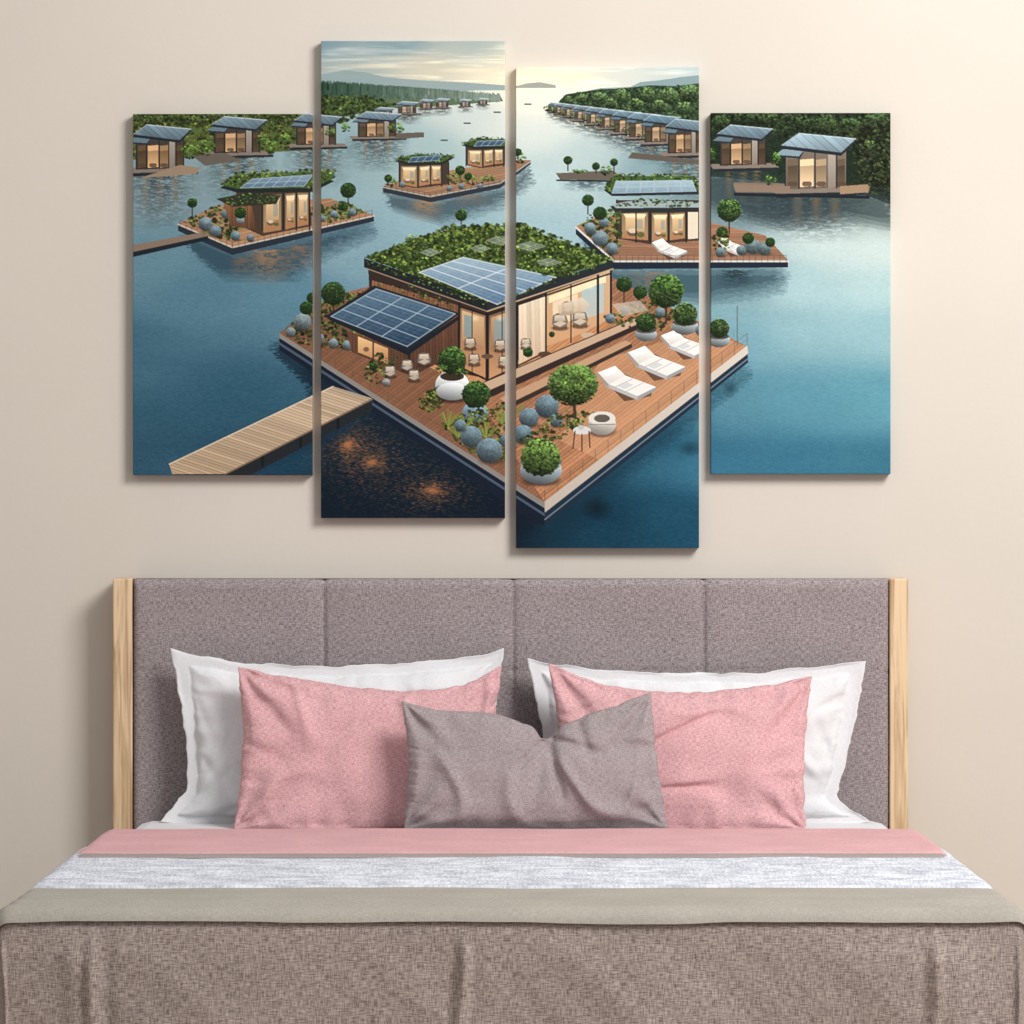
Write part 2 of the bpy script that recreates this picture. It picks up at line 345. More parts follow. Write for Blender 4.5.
def lounger(x, y, s, col=(230,227,222)):
    poly([(x+2*s, y+3*s), (x+20*s, y+1*s), (x+42*s, y+12*s), (x+40*s, y+18*s), (x+20*s, y+22*s)], (66,46,38), .7)
    poly([(x+6*s, y+8*s), (x+20*s, y+2*s), (x+44*s, y+11*s), (x+30*s, y+18*s)], col)
    poly([(x+30*s, y+18*s), (x+44*s, y+11*s), (x+44*s, y+13.5*s), (x+30*s, y+21*s)], (150,150,150))
    poly([(x+6*s, y+8*s), (x+30*s, y+18*s), (x+30*s, y+21*s), (x+6*s, y+11*s)], (176,176,176))
    poly([(x, y), (x+13*s, y-5*s), (x+21*s, y+2.5*s), (x+8*s, y+9*s)], (246,243,237), 1, (206,203,198))
    poly([(x, y), (x+8*s, y+9*s), (x+8*s, y+12*s), (x-1*s, y+2*s)], (150,146,140))
    poly([(x+3*s, y-.5*s), (x+11*s, y-3.5*s), (x+14*s, y-.5*s), (x+6*s, y+3*s)], (255,252,244))
    line(x+13*s, y+11*s, x+26*s, y+5*s, .6, (160,158,156)); line(x+21*s, y+14.5*s, x+34*s, y+8*s, .6, (170,168,164))
    poly([(x+15*s, y+10.6*s), (x+22*s, y+7.4*s), (x+27*s, y+9.6*s), (x+20*s, y+12.8*s)], (182,190,194), .6)
lounger(652, 242, .8)
lounger(716, 240, .75)
ball(729, 210, 12, base=(86,118,60), trunk=12); ball(722, 232, 6); leafP([(712,236),(726,230),(732,250),(714,252)], 70, (88,108,54), 1.8, 20)
for x, y, r in [(752,246,8),(764,248,7),(741,250,5),(720,252,5)]: stone(x, y, r, (104,124,128))
ball(748, 238, 6); ball(770, 242, 5)
rail((600,250), (614,262), 3, 6, a=.5); rail((614,262), (786,262), 28, 7, a=.5)

# --- main platform : reflections
shad([(300,352),(372,400),(545,522),(545,560),(318,560),(318,430)], (14,26,38), .85, 3)
shad([(540,518),(748,362),(748,372),(700,410),(600,496),(560,550),(515,560)], (18,46,62), .75, 3)
shad([(278,342),(372,405),(360,425),(300,380),(272,352)], (18,38,52), .8, 2)
n = 5200
a = rs.rand(n)*6.283; r = np.abs(rs.randn(n))*.8
for k in range(n):
    cx, cy, rx, ry = [(372,462,50,38), (432,490,48,28), (348,444,34,30)][k % 3]
    x = cx+rx*r[k]*math.cos(a[k]); y = cy+ry*r[k]*math.sin(a[k])
    if y < 393+(x-372)*.70+10: continue
    line(x-1.0, y, x+1.0, y, .9, (136+rs.rand()*50, 88+rs.rand()*34, 68), .24*math.exp(-r[k]*.55))
ell(597, 508, 18, 14, (10,24,30), .75, soft=.9); ell(690, 448, 14, 9, (16,42,52), .55, soft=.9); ell(730, 388, 9, 10, (24,50,58), .55, soft=.9)
# deck
D = [(279,333),(330,296),(440,268),(610,276),(747,346),(545,502)]
poly(D, (146,104,78), 1, (184,130,94), nz=6, hatch=(-.795,.607,3.4,.8))
poly([(279,333),(330,296),(440,290),(470,385),(545,502)], (92,62,48), .5)
poly([(560,440),(600,360),(700,330),(747,346),(600,460)], (220,172,130), .4)
poly([(279,333),(545,502),(545,526),(520,512),(279,350)], (20,30,44))
poly([(279,333),(545,502),(545,508),(279,338)], (132,128,124))
poly([(279,342),(545,513),(545,516),(279,345)], (70,84,100))
poly([(545,502),(747,346),(748,362),(545,526)], (30,44,60))
poly([(545,501),(747,345),(748,353),(545,512)], (206,198,186), 1, (186,176,164))
line(545, 519, 748, 358, 1.2, (110,128,142))
# dock
shad([(172,472),(300,440),(370,404),(345,434),(250,470),(200,478)], (22,46,64), .85, 2)
poly([(225,474),(372,400),(372,410),(244,478)], (34,38,42))
for x in (262,300,338): line(x, 474-(x-225)*.5, x, 484-(x-225)*.5, 2.6, (20,24,30))
poly([(169,464),(333,386),(372,398),(225,474),(172,474)], (194,172,146), 1, (182,158,130), hatch=(.55,.18,2.9,.78))
pline([(225,474),(372,399)], 1.5, (120,100,82)); pline([(169,464),(333,386)], 1, (222,204,178))
# left garden
leafP([(283,330),(318,300),(350,292),(372,330),(340,350),(300,344)], 480, (80,100,52), 2.0, 24)
for x, y, r in [(302,322,9),(318,338,6),(290,332,5),(333,343,5),(347,345,5)]: stone(x, y, r, (120,134,138))
ball(333, 293, 12, base=(58,82,44), trunk=10); ball(306, 308, 7); ball(312, 298, 6)
leafP([(345,296),(380,285),(380,300),(350,312)], 100, (74,100,48), 2, 20)

# house interior
poly([(372,340),(420,330),(545,300),(612,300),(660,318),(500,392),(470,386)], (170,120,84), 1, (206,148,104), hatch=(-.795,.607,3.2,.85))
poly([(368,268),(487,306),(612,268),(612,312),(545,345),(487,378),(455,372),(372,340)], (50,40,36))
poly([(372,280),(458,305),(458,350),(400,345),(372,330)], (138,94,68), 1, (92,62,48), hatch=(0.02,1,3,.76))
poly([(459,306),(487,314),(487,378),(459,366)], (140,106,80), 1, (190,140,100))
poly([(462,310),(484,317),(484,346),(462,340)], (206,174,134), 1, (170,132,98))
poly([(464,314),(472,316),(472,338),(464,336)], (120,144,150), .8)
poly([(489,314),(517,305),(517,368),(489,380)], (112,84,66), 1, (196,148,106))
poly([(491,317),(517,309),(517,340),(491,350)], (192,158,118), 1, (146,110,82))
poly([(494,320),(506,316),(506,342),(494,346)], (128,152,158), .75)
poly([(519,304),(546,294),(546,350),(519,364)], (224,208,184), 1, (200,176,148), hatch=(0.02,1,4.2,.94))
poly([(547,293),(610,270),(610,318),(585,332),(547,346)], (196,166,132), 1, (200,154,114))
poly([(549,296),(606,275),(606,282),(549,303)], (252,228,188), .85)
poly([(553,302),(578,293),(578,318),(553,326)], (230,210,180), .85)
poly([(582,290),(604,282),(604,312),(582,320)], (160,192,200), .85, (180,186,180))
for x, y in [(475,318),(500,318),(562,296),(590,286)]: ell(x, y, 5, 4, (255,236,200), .5, soft=.9)
for x0, y0, y1, w in [(487,304,382,3.2),(459,300,368,2.2),(517,302,374,2.4),(546,292,352,1.8),(571,284,342,1.2),(598,274,334,2.4),(611,268,318,2.0),(472,308,374,.8),(502,308,376,.8)]:
    line(x0, y0, x0, y1, w, (28,28,32))
line(459, 306, 487, 315, 1.6, (28,28,32)); line(487, 315, 611, 273, 1.6, (28,28,32)); line(459, 366, 487, 380, 1.4, (34,30,30)); line(487, 380, 546, 352, 1.4, (34,30,30))
def chair(x, y, s, c=(196,180,160)):
    ell(x, y+5*s, 9*s, 3*s, (60,42,34), .7, soft=.5)
    for dx in (-5, 5): line(x+dx*s, y, x+dx*1.1*s, y+6*s, .9, (52,40,34))
    poly([(x-7*s, y+2*s), (x-6*s, y-6*s), (x-2*s, y-8*s), (x+5*s, y-7*s), (x+7*s, y-1*s), (x+6*s, y+3*s), (x, y+5*s)], tuple(.58*v for v in c))
    poly([(x-5*s, y-1*s), (x-4.5*s, y-6*s), (x+4*s, y-6.4*s), (x+5*s, y-1*s)], (212,200,182), 1, (176,160,140))
    poly([(x-6*s, y+1.5*s), (x+.5*s, y-1.5*s), (x+6*s, y+.8*s), (x, y+4*s)], c)
chair(560, 322, 1.15); chair(580, 320, 1.15); chair(568, 308, .9)
poly([(557,305),(582,297),(590,304),(584,312),(560,316)], (222,208,186), .8, (180,162,138))
chair(470, 344, .9, (170,150,126)); chair(500, 346, .9, (170,148,124)); chair(526, 344, .8); chair(474, 360, .9, (176,154,130)); chair(504, 362, .9, (176,154,130))
ell(545, 354, 7, 3, (86,62,48)); ell(588, 335, 7, 3, (190,166,140)); ell(487, 356, 6, 2.4, (96,74,58))
ball(552, 334, 3); ball(528, 352, 5)
# steps
poly([(474,386),(648,312),(655,316),(482,393)], (190,162,136)); poly([(482,393),(655,316),(655,321),(484,400)], (48,38,36))
poly([(500,398),(625,340),(632,343),(508,404)], (184,148,118)); poly([(508,404),(632,343),(632,347),(509,409)], (56,44,38))
line(474, 386, 648, 312, 1, (46,38,36))
# lean-to
poly([(346,330),(410,352),(458,320),(458,352),(412,376),(352,352)], (104,70,54), 1, (78,54,44), hatch=(0.02,1,3.2,.8))
poly([(358,336),(388,348),(388,364),(358,352)], (228,190,138), 1, (170,120,80))
line(373, 342, 373, 358, 1.4, (40,32,30)); line(409, 350, 409, 378, 2.4, (44,34,30)); ell(366, 349, 3, 2.4, (120,90,70)); ell(381, 357, 3, 2.4, (90,72,60))
poly([(325,316),(330,320),(408,355),(459,319),(459,315),(408,349)], (26,32,40))
poly([(325,316),(374,285),(460,313),(408,350)], (30,36,42))
solar([(331,316),(376,288.5),(455,313.5),(407,346)], 4, 3, c1=(88,116,138), c2=(38,60,82), w=1.0)
leafP([(374,284),(400,280),(460,306),(460,312)], 60, (80,104,54), 1.6, 18)
# upper roof
poly([(364,258),(487,300),(487,310),(364,267)], (28,34,38)); poly([(487,300),(613,260),(613,268),(487,310)], (36,42,46))
line(366, 268, 487, 311, 1.1, (150,126,104)); line(487, 311, 613, 268.5, 1.2, (196,168,138))
R = [(364,257),(452,228),(520,226),(613,259),(487,301)]
poly(R, (50,70,36), 1, nz=14)
leafP(R, 2400, (92,118,54), 1.9, 26)
leafP([(366,256),(452,224),(520,222),(600,252),(520,238),(440,242),(380,264)], 700, (86,112,52), 2.1, 24)
solar([(419,272),(463,257),(556,277),(497,304)], 4, 2, c1=(150,174,188), c2=(84,112,140), w=1.0, lc=(214,224,228))
for x, y, w_, h_ in [(500,240,14,5),(530,246,16,5),(480,248,10,4),(548,262,14,4),(430,252,10,4)]:
    q = [(x-w_, y), (x, y-h_), (x+w_, y), (x, y+h_)]
    poly(q, (150,162,150), .55); qgrid(q, 2, 2, .5, (206,210,200), .45)
for x, y, r in [(398,248,6),(412,240,7),(440,238,6),(500,232,6),(578,256,7),(380,258,6),(460,236,5),(560,250,6),(596,258,5),(545,272,5),(425,262,5),(404,266,5),(460,252,4),(528,230,5),(516,250,4),(535,262,4)]:
    ell(x, y+1, r, r*.7, (30,48,24), .7, soft=.5); leafE(x, y-1, r, r*.8, int(r*r*1.3), (106,136,62), 1.2, 24)
leafP([(366,260),(487,302),(487,306),(366,265)], 160, (98,126,58), 1.5, 22)
leafP([(497,303),(613,262),(613,256),(556,277)], 200, (94,122,56), 1.6, 22)
# left terrace
leafP([(362,368),(378,352),(398,356),(386,384),(366,382)], 110, (82,104,52), 1.8, 22)
chair(390, 372, .9, (176,164,150)); chair(407, 366, .9, (176,164,150)); chair(424, 360, 1.0, (184,170,154)); chair(414, 376, .9,(176,162,146))
stone(386, 382, 4, (150,150,150)); ball(373, 366, 4, trunk=2)
ball(434, 396, 8, base=(96,116,58)); leafP([(420,396),(436,386),(446,402),(432,412),(418,408)], 110, (108,124,60), 1.8, 22)
ell(452, 397, 20, 7, (40,28,24), .7, soft=.4); ell(452, 385, 17, 15, (196,200,200), shade=.45); ell(452, 388, 17, 4.2, (60,78,96)); ell(452, 391, 16, 9, (176,180,180), shade=.45); ell(452, 376, 12, 4.5, (54,44,34)); ball(452, 360, 14)
leafE(441, 368, 6, 4); ell(475, 412, 13, 11, (112,136,150), shade=.5, nz=.2); ball(476, 394, 14); leafE(462, 372, 6, 4)
leafP([(440,424),(470,410),(510,400),(515,440),(505,462),(470,452)], 460, (86,106,52), 2.0, 26)
for x, y in [(466,422),(502,418),(448,420),(515,410),(486,432),(458,432)]:
    for k in range(16):
        t = rs.uniform(-1, 1); g = rs.rand(); line(x, y+6, x+t*11, y-12*(1-.5*abs(t))*rs.uniform(.6,1), .7, (84+g*66,110+g*50,52+g*20), .85)
for x, y, r in [(471,436,11),(489,450,13),(460,425,6),(508,440,8),(529,417,10),(547,406,12),(523,434,10),(556,420,7)]: stone(x, y, r, (104,126,136))
leafP([(520,440),(560,410),(600,412),(560,438),(530,450)], 220, (92,110,56), 1.9, 26)
line(573, 392, 576, 424, 3, (66,50,38)); line(574, 404, 566, 392, 1.8, (66,50,38)); line(575, 404, 584, 394, 1.8, (66,50,38))
ell(573, 384, 23, 19, (34,54,30), shade=.3); leafE(573, 384, 25, 21, 1300, (76,108,54), 1.6, 20)
for k in range(12): leafE(573+rs.uniform(-16,16), 382+rs.uniform(-14,10), 7, 5, 60, (92,126,60), 1.3, 16)
leafE(575, 424, 8, 5, 60, (90,110,58), 1.6)
ell(602, 430, 16, 8, (60,42,36), .8, soft=.4); ell(602, 424, 14, 11, (186,180,172), shade=.4); ell(602, 418, 13.5, 7, (216,212,204)); ell(602, 418, 8, 4, (92,86,80)); line(589, 424, 615, 424, .8, (120,114,108))
ell(582, 430, 9, 4.2, (206,206,203)); line(575, 431, 573, 448, 1.2, (60,50,44)); line(589, 431, 590, 447, 1.2, (60,50,44)); line(582, 434, 582, 451, 1.2, (60,50,44)); ell(581, 427, 3, 2.6, (180,186,180))
ell(541, 480, 22, 7, (54,38,32), .8, soft=.4); ell(541, 470, 21, 14, (142,154,160), shade=.6); ell(541, 462, 21, 5, (90,104,106)); ball(541, 457, 19, base=(88,120,58))
lounger(598, 372, 1.32); lounger(628, 352, 1.3); lounger(661, 335, 1.12)
leafP([(600,318),(640,298),(700,320),(712,330),(660,330),(625,326)], 170, (88,108,54), 2, 24)
for x, y, r, t, p in [(624,284,8,10,None),(640,292,7,8,None),(666,291,17,14,None)]: ball(x, y, r, trunk=t)
for x, y, r in [(646,322,10),(685,314,12),(719,328,10)]:
    ell(x, y+12, r*1.1, r*.7, (142,150,152), shade=.6); ell(x, y+8, r, r*.3, (70,70,64)); ball(x, y, r, base=(88,118,60))
for x, y, r in [(610,318,5),(625,310,4),(700,330,5),(660,312,5)]: stone(x, y, r)
poly([(612,304),(640,300),(648,310),(622,316)], (186,178,166), .7)
leafE(705, 338, 6, 4, 50)
rail((545,500), (747,345), 16, 12, (98,80,68), .55)
rail((300,345), (545,500), 14, 8, (74,66,62), .4)
rail((612,276), (747,345), 10, 8, (116,106,98), .45)
line(737, 306, 737, 345, 1.0, (90,88,86), .8)
blur = (np.roll(buf, 4, 0)+np.roll(buf, -4, 0)+np.roll(buf, 4, 1)+np.roll(buf, -4, 1))/4
buf = buf+(buf-blur)*.2
buf += (vnoise(H, W, 2, 2)-.5)[..., None]*6
buf = np.clip(buf, 3, 252)
B = 2
red = buf.reshape(H//B, B, W//B, B, 3).mean(axis=(1, 3))
GS = SS/B
c = red/255.0
redlin = np.where(c <= .04045, c/12.92, ((c+.055)/1.055)**2.4)*LF

# ------------------------------------------------------------------ materials
def newmat(name):
    m = bpy.data.materials.new(name); m.use_nodes = True
    nt = m.node_tree; bs = nt.nodes['Principled BSDF']; return m, nt, bs
def N(nt, t, **kw):
    n = nt.nodes.new(t)
    for k, v in kw.items(): setattr(n, k, v)
    return n
def fabric(name, cA, cB, fx=120, fy=420, rough=.95, bump=.3, big=.08, contrast=(.35,.65), fx2=None, fy2=None):
    m, nt, bs = newmat(name); L = nt.links.new
    uv = N(nt, 'ShaderNodeUVMap')
    def nz(sx, sy, det=1, off=0):
        mp = N(nt, 'ShaderNodeMapping'); mp.inputs['Scale'].default_value = (sx, sy, 1); mp.inputs['Location'].default_value = (off, off*2, 0)
        L(uv.outputs[0], mp.inputs[0]); t = N(nt, 'ShaderNodeTexNoise'); t.inputs['Scale'].default_value = 1
        t.inputs['Detail'].default_value = det; L(mp.outputs[0], t.inputs['Vector']); return t
    a = nz(fx, fy); b = nz(fy2 or fy, fx2 or fx, 1, 5.3); bg = nz(7, 7, 4, 2)
    ad = N(nt, 'ShaderNodeMath', operation='ADD'); L(a.outputs[0], ad.inputs[0]); L(b.outputs[0], ad.inputs[1])
    hf = N(nt, 'ShaderNodeMath', operation='MULTIPLY'); hf.inputs[1].default_value = .5; L(ad.outputs[0], hf.inputs[0])
    mr = N(nt, 'ShaderNodeMapRange'); mr.inputs[1].default_value = contrast[0]; mr.inputs[2].default_value = contrast[1]; L(hf.outputs[0], mr.inputs[0])
    mx = N(nt, 'ShaderNodeMix', data_type='RGBA'); mx.inputs[6].default_value = (*lin(cA), 1); mx.inputs[7].default_value = (*lin(cB), 1)
    L(mr.outputs[0], mx.inputs[0])
    m2 = N(nt, 'ShaderNodeMix', data_type='RGBA', blend_type='MULTIPLY'); m2.inputs[0].default_value = 1
    r2 = N(nt, 'ShaderNodeMapRange'); r2.inputs[1].default_value = .3; r2.inputs[2].default_value = .7; r2.inputs[3].default_value = 1-big; r2.inputs[4].default_value = 1+big*.4
    L(bg.outputs[0], r2.inputs[0]); L(mx.outputs[2], m2.inputs[6]); L(r2.outputs[0], m2.inputs[7])
    L(m2.outputs[2], bs.inputs['Base Color']); bs.inputs['Roughness'].default_value = rough
    bs.inputs['Specular IOR Level'].default_value = .12
    bp = N(nt, 'ShaderNodeBump'); bp.inputs['Strength'].default_value = bump; bp.inputs['Distance'].default_value = .0015
    L(hf.outputs[0], bp.inputs['Height']); L(bp.outputs[0], bs.inputs['Normal'])
    return m
M_head = fabric('headboard_linen', (114,103,105), (176,165,166), 100, 400)
M_spread = fabric('bedspread_linen', (114,102,99), (190,177,171), 60, 420)
M_gray = fabric('gray_cushion_linen', (134,122,124), (172,160,161), 110, 520)
M_pink = fabric('pink_cushion_linen', (186,134,138), (226,184,186), 110, 520)
M_pinkb = fabric('pink_blanket_cotton', (198,152,155), (216,172,175), 80, 420, bump=.1)
M_white = fabric('white_cotton', (212,212,215), (224,224,226), 90, 500, bump=.05, big=.03)
M_olive = fabric('olive_blanket_cotton', (150,145,136), (168,162,152), 90, 400, bump=.1)
M_taupe = fabric('taupe_lining', (146,134,132), (168,156,153), 90, 400, bump=.1)
M_knit = fabric('knit_wool', (168,171,180), (216,218,226), 14, 34, bump=.4, contrast=(.36,.62), fx2=60, fy2=200)
def woodmat(name, a, b_, axis='Z', sc=1):
    m, nt, bs = newmat(name); L = nt.links.new
    tc = N(nt, 'ShaderNodeTexCoord'); mp = N(nt, 'ShaderNodeMapping')
    mp.inputs['Scale'].default_value = (40*sc, 40*sc, 2.2*sc) if axis == 'Z' else (2*sc, 26*sc, 26*sc)
    L(tc.outputs['Object'], mp.inputs[0]); t = N(nt, 'ShaderNodeTexNoise'); t.inputs['Scale'].default_value = 1.6; t.inputs['Detail'].default_value = 6; t.inputs['Distortion'].default_value = 1.2
    L(mp.outputs[0], t.inputs['Vector']); cr = N(nt, 'ShaderNodeValToRGB')
    cr.color_ramp.elements[0].position = .38; cr.color_ramp.elements[0].color = (*lin(a), 1)
    cr.color_ramp.elements[1].position = .60; cr.color_ramp.elements[1].color = (*lin(b_), 1)
    L(t.outputs[0], cr.inputs[0]); L(cr.outputs[0], bs.inputs['Base Color']); bs.inputs['Roughness'].default_value = .6
    return m
M_oak = woodmat('oak', (178,144,106), (222,194,158))
M_floor = woodmat('floor_oak', (150,124,100), (184,158,130), 'X', .6)
def plaster():
    m, nt, bs = newmat('wall_plaster'); L = nt.links.new
    tc = N(nt, 'ShaderNodeTexCoord'); t = N(nt, 'ShaderNodeTexNoise'); t.inputs['Scale'].default_value = 1.3; t.inputs['Detail'].default_value = 5
    L(tc.outputs['Object'], t.inputs['Vector']); cr = N(nt, 'ShaderNodeValToRGB')
    cr.color_ramp.elements[0].position = .3; cr.color_ramp.elements[0].color = (*lin((205,197,187)), 1)
    cr.color_ramp.elements[1].position = .7; cr.color_ramp.elements[1].color = (*lin((211,203,193)), 1)
    L(t.outputs[0], cr.inputs[0]); L(cr.outputs[0], bs.inputs['Base Color']); bs.inputs['Roughness'].default_value = .9
    t2 = N(nt, 'ShaderNodeTexNoise'); t2.inputs['Scale'].default_value = 60; L(tc.outputs['Object'], t2.inputs['Vector'])
    bp = N(nt, 'ShaderNodeBump'); bp.inputs['Strength'].default_value = .04; bp.inputs['Distance'].default_value = .01; L(t2.outputs[0], bp.inputs['Height']); L(bp.outputs[0], bs.inputs['Normal'])
    bs.inputs['Specular IOR Level'].default_value = .2
    return m
M_wall = plaster()
M_canvas, nt, bs = newmat('printed_canvas')
at = N(nt, 'ShaderNodeAttribute'); at.attribute_name = 'paint'; nt.links.new(at.outputs['Color'], bs.inputs['Base Color'])
bs.inputs['Roughness'].default_value = .8; bs.inputs['Specular IOR Level'].default_value = .1

# ------------------------------------------------------------------ mesh helpers
def addobj(name, verts, faces, mat, uvs=None, smooth=True, parent=None):
    me = bpy.data.meshes.new(name); me.from_pydata([tuple(v) for v in verts], [], faces); me.update()
    if uvs is not None:
        ul = me.uv_layers.new(name='UVMap'); idx = np.zeros(len(me.loops), np.int32); me.loops.foreach_get('vertex_index', idx)
        ul.data.foreach_set('uv', np.array(uvs, np.float32)[idx].ravel())
    if smooth: me.polygons.foreach_set('use_smooth', [True]*len(me.polygons))
    me.materials.append(mat); o = bpy.data.objects.new(name, me); scene.collection.objects.link(o)
    if parent: o.parent = parent
    return o
def gfaces(nx, ny, off=0, flip=False):
    f = []
    for j in range(ny-1):
        for i in range(nx-1):
            a = off+j*nx+i; q = (a, a+1, a+nx+1, a+nx); f.append(q[::-1] if flip else q)
    return f
def box(name, x0, x1, y0, y1, z0, z1, mat, bev=.004, parent=None):
    v = [(x, y, z) for z in (z0, z1) for y in (y0, y1) for x in (x0, x1)]
    f = [(0,2,3,1),(4,5,7,6),(0,1,5,4),(2,6,7,3),(0,4,6,2),(1,3,7,5)]
    uv = [(p[0], p[2]+p[1]) for p in v]
    o = addobj(name, v, f, mat, uv, False, parent)
    if bev:
        b = o.modifiers.new('bevel', 'BEVEL'); b.width = bev; b.segments = 3
    return o

# room
box('wall_back', -4.5, 4.5, 0, .12, 0, 3.4, M_wall, 0)
box('floor', -4.5, 4.5, -9.5, .0, -.1, 0, M_floor, 0)
box('baseboard_back', -4.5, 4.5, -.015, 0, 0, .09, M_white, .003)

# canvases
def canvas(x0, x1, y0, y1, name='canvas_print'):
    Yf = -.030
    nx = int((x1-x0)*GS)+1; ny = int((y1-y0)*GS)+1
    ii = np.linspace(0, 1, nx); jj = np.linspace(0, 1, ny)
    px = x0+(x1-x0)*ii; py = y0+(y1-y0)*jj
    ci = np.clip(((px-OX)*GS).astype(int), 0, red.shape[1]-1); cj = np.clip(((py-OY)*GS).astype(int), 0, red.shape[0]-1)
    col = redlin[cj][:, ci]
    col = np.pad(col, ((1, 1), (1, 1), (0, 0)), mode='edge')
    X = np.pad(wx(px, Yf), 1, mode='edge'); Z = np.pad(wz(py, Yf), 1, mode='edge')
    XX, ZZ = np.meshgrid(X, Z); YY = np.full(XX.shape, Yf)
    YY[0] = YY[-1] = -.001; YY[:, 0] = YY[:, -1] = -.001
    nX, nY = nx+2, ny+2
    co = np.stack([XX, YY, ZZ], -1).reshape(-1, 3).astype(np.float32)
    a = (np.arange(nY-1)[:, None]*nX+np.arange(nX-1)[None, :]).ravel()
    F = np.stack([a, a+nX, a+nX+1, a+1], 1).astype(np.int32)
    me = bpy.data.meshes.new(name); me.vertices.add(len(co)); me.vertices.foreach_set('co', co.ravel())
    me.loops.add(F.size); me.loops.foreach_set('vertex_index', F.ravel())
    me.polygons.add(len(F)); me.polygons.foreach_set('loop_start', np.arange(len(F), dtype=np.int32)*4)
    me.update(calc_edges=True); me.validate()
    ca = me.color_attributes.new('paint', 'FLOAT_COLOR', 'POINT')
    cc = np.ones((len(co), 4), np.float32); cc[:, :3] = col.reshape(-1, 3); ca.data.foreach_set('color', cc.ravel())
    me.materials.append(M_canvas); o = bpy.data.objects.new(name, me); scene.collection.objects.link(o)
canvas(133, 312, 114, 475); canvas(321, 505, 41, 518); canvas(516, 699, 67, 548); canvas(711, 890.5, 113, 474)

# bed
bed = bpy.data.objects.new('bed', None); scene.collection.objects.link(bed)
YH = -.11
hx0, hx1 = wx(132.5, YH), wx(889.5, YH); ztop = wz(579, YH)
nx, ny = 380, 120; V = []; UV = []
seams = [wx(p, YH) for p in (324, 513, 704)]; zs = wz(671, YH)
for j in range(ny):
    z = .25+(ztop-.25)*j/(ny-1)
    for i in range(nx):
        x = hx0+(hx1-hx0)*i/(nx-1)
        g = 0
        for s in seams: g += .009*math.exp(-((x-s)/.004)**2)+.004*math.exp(-((x-s)/.03)**2)
        g += .003*math.exp(-((z-zs)/.005)**2)
        e = min(x-hx0, hx1-x, ztop-z); g += .018*(1-math.sqrt(max(0, 1-(1-min(e/.018, 1))**2)))
        g += .002*mnoise.noise(Vector((x*5, z*6, 3)))
        V.append((x, YH+g, z)); UV.append((x, z))
Fh = gfaces(nx, ny)
n0 = len(V)
for (x, z) in ((hx0, .25), (hx1, .25), (hx1, ztop), (hx0, ztop)):
    V.append((x, YH+.018, z)); UV.append((x, z))
for (x, z) in ((hx0, .25), (hx1, .25), (hx1, ztop), (hx0, ztop)):
    V.append((x, -.02, z)); UV.append((x, z+.1))
Fh += [(n0, n0+1, n0+5, n0+4), (n0+1, n0+2, n0+6, n0+5), (n0+2, n0+3, n0+7, n0+6), (n0+3, n0, n0+4, n0+7), (n0+5, n0+6, n0+7, n0+4)]
addobj('headboard_upholstery', V, Fh, M_head, UV, True, bed)
box('headboard_side_1', wx(112.5, YH), hx0-.001, YH+.004, -.016, 0, ztop+.001, M_oak, .004, bed)
box('headboard_side_2', hx1+.001, wx(908.5, YH), YH+.004, -.016, 0, ztop+.001, M_oak, .004, bed)
box('headboard_back_board', hx0, hx1, -.019, -.016, .05, ztop-.02, M_oak, .001, bed)
box('bed_frame', -.91, .91, -2.0, -.115, .1, .32, M_head, .03, bed)
box('mattress', -.925, .925, -2.03, -.118, .322, .570, M_white, .05, bed)
for k, (x, y) in enumerate([(-.82, -1.9), (.82, -1.9), (-.82, -.25), (.82, -.25)]):
    box('leg_%d' % (k+1), x-.03, x+.03, y-.03, y+.03, 0, .1, M_oak, .005, bed)

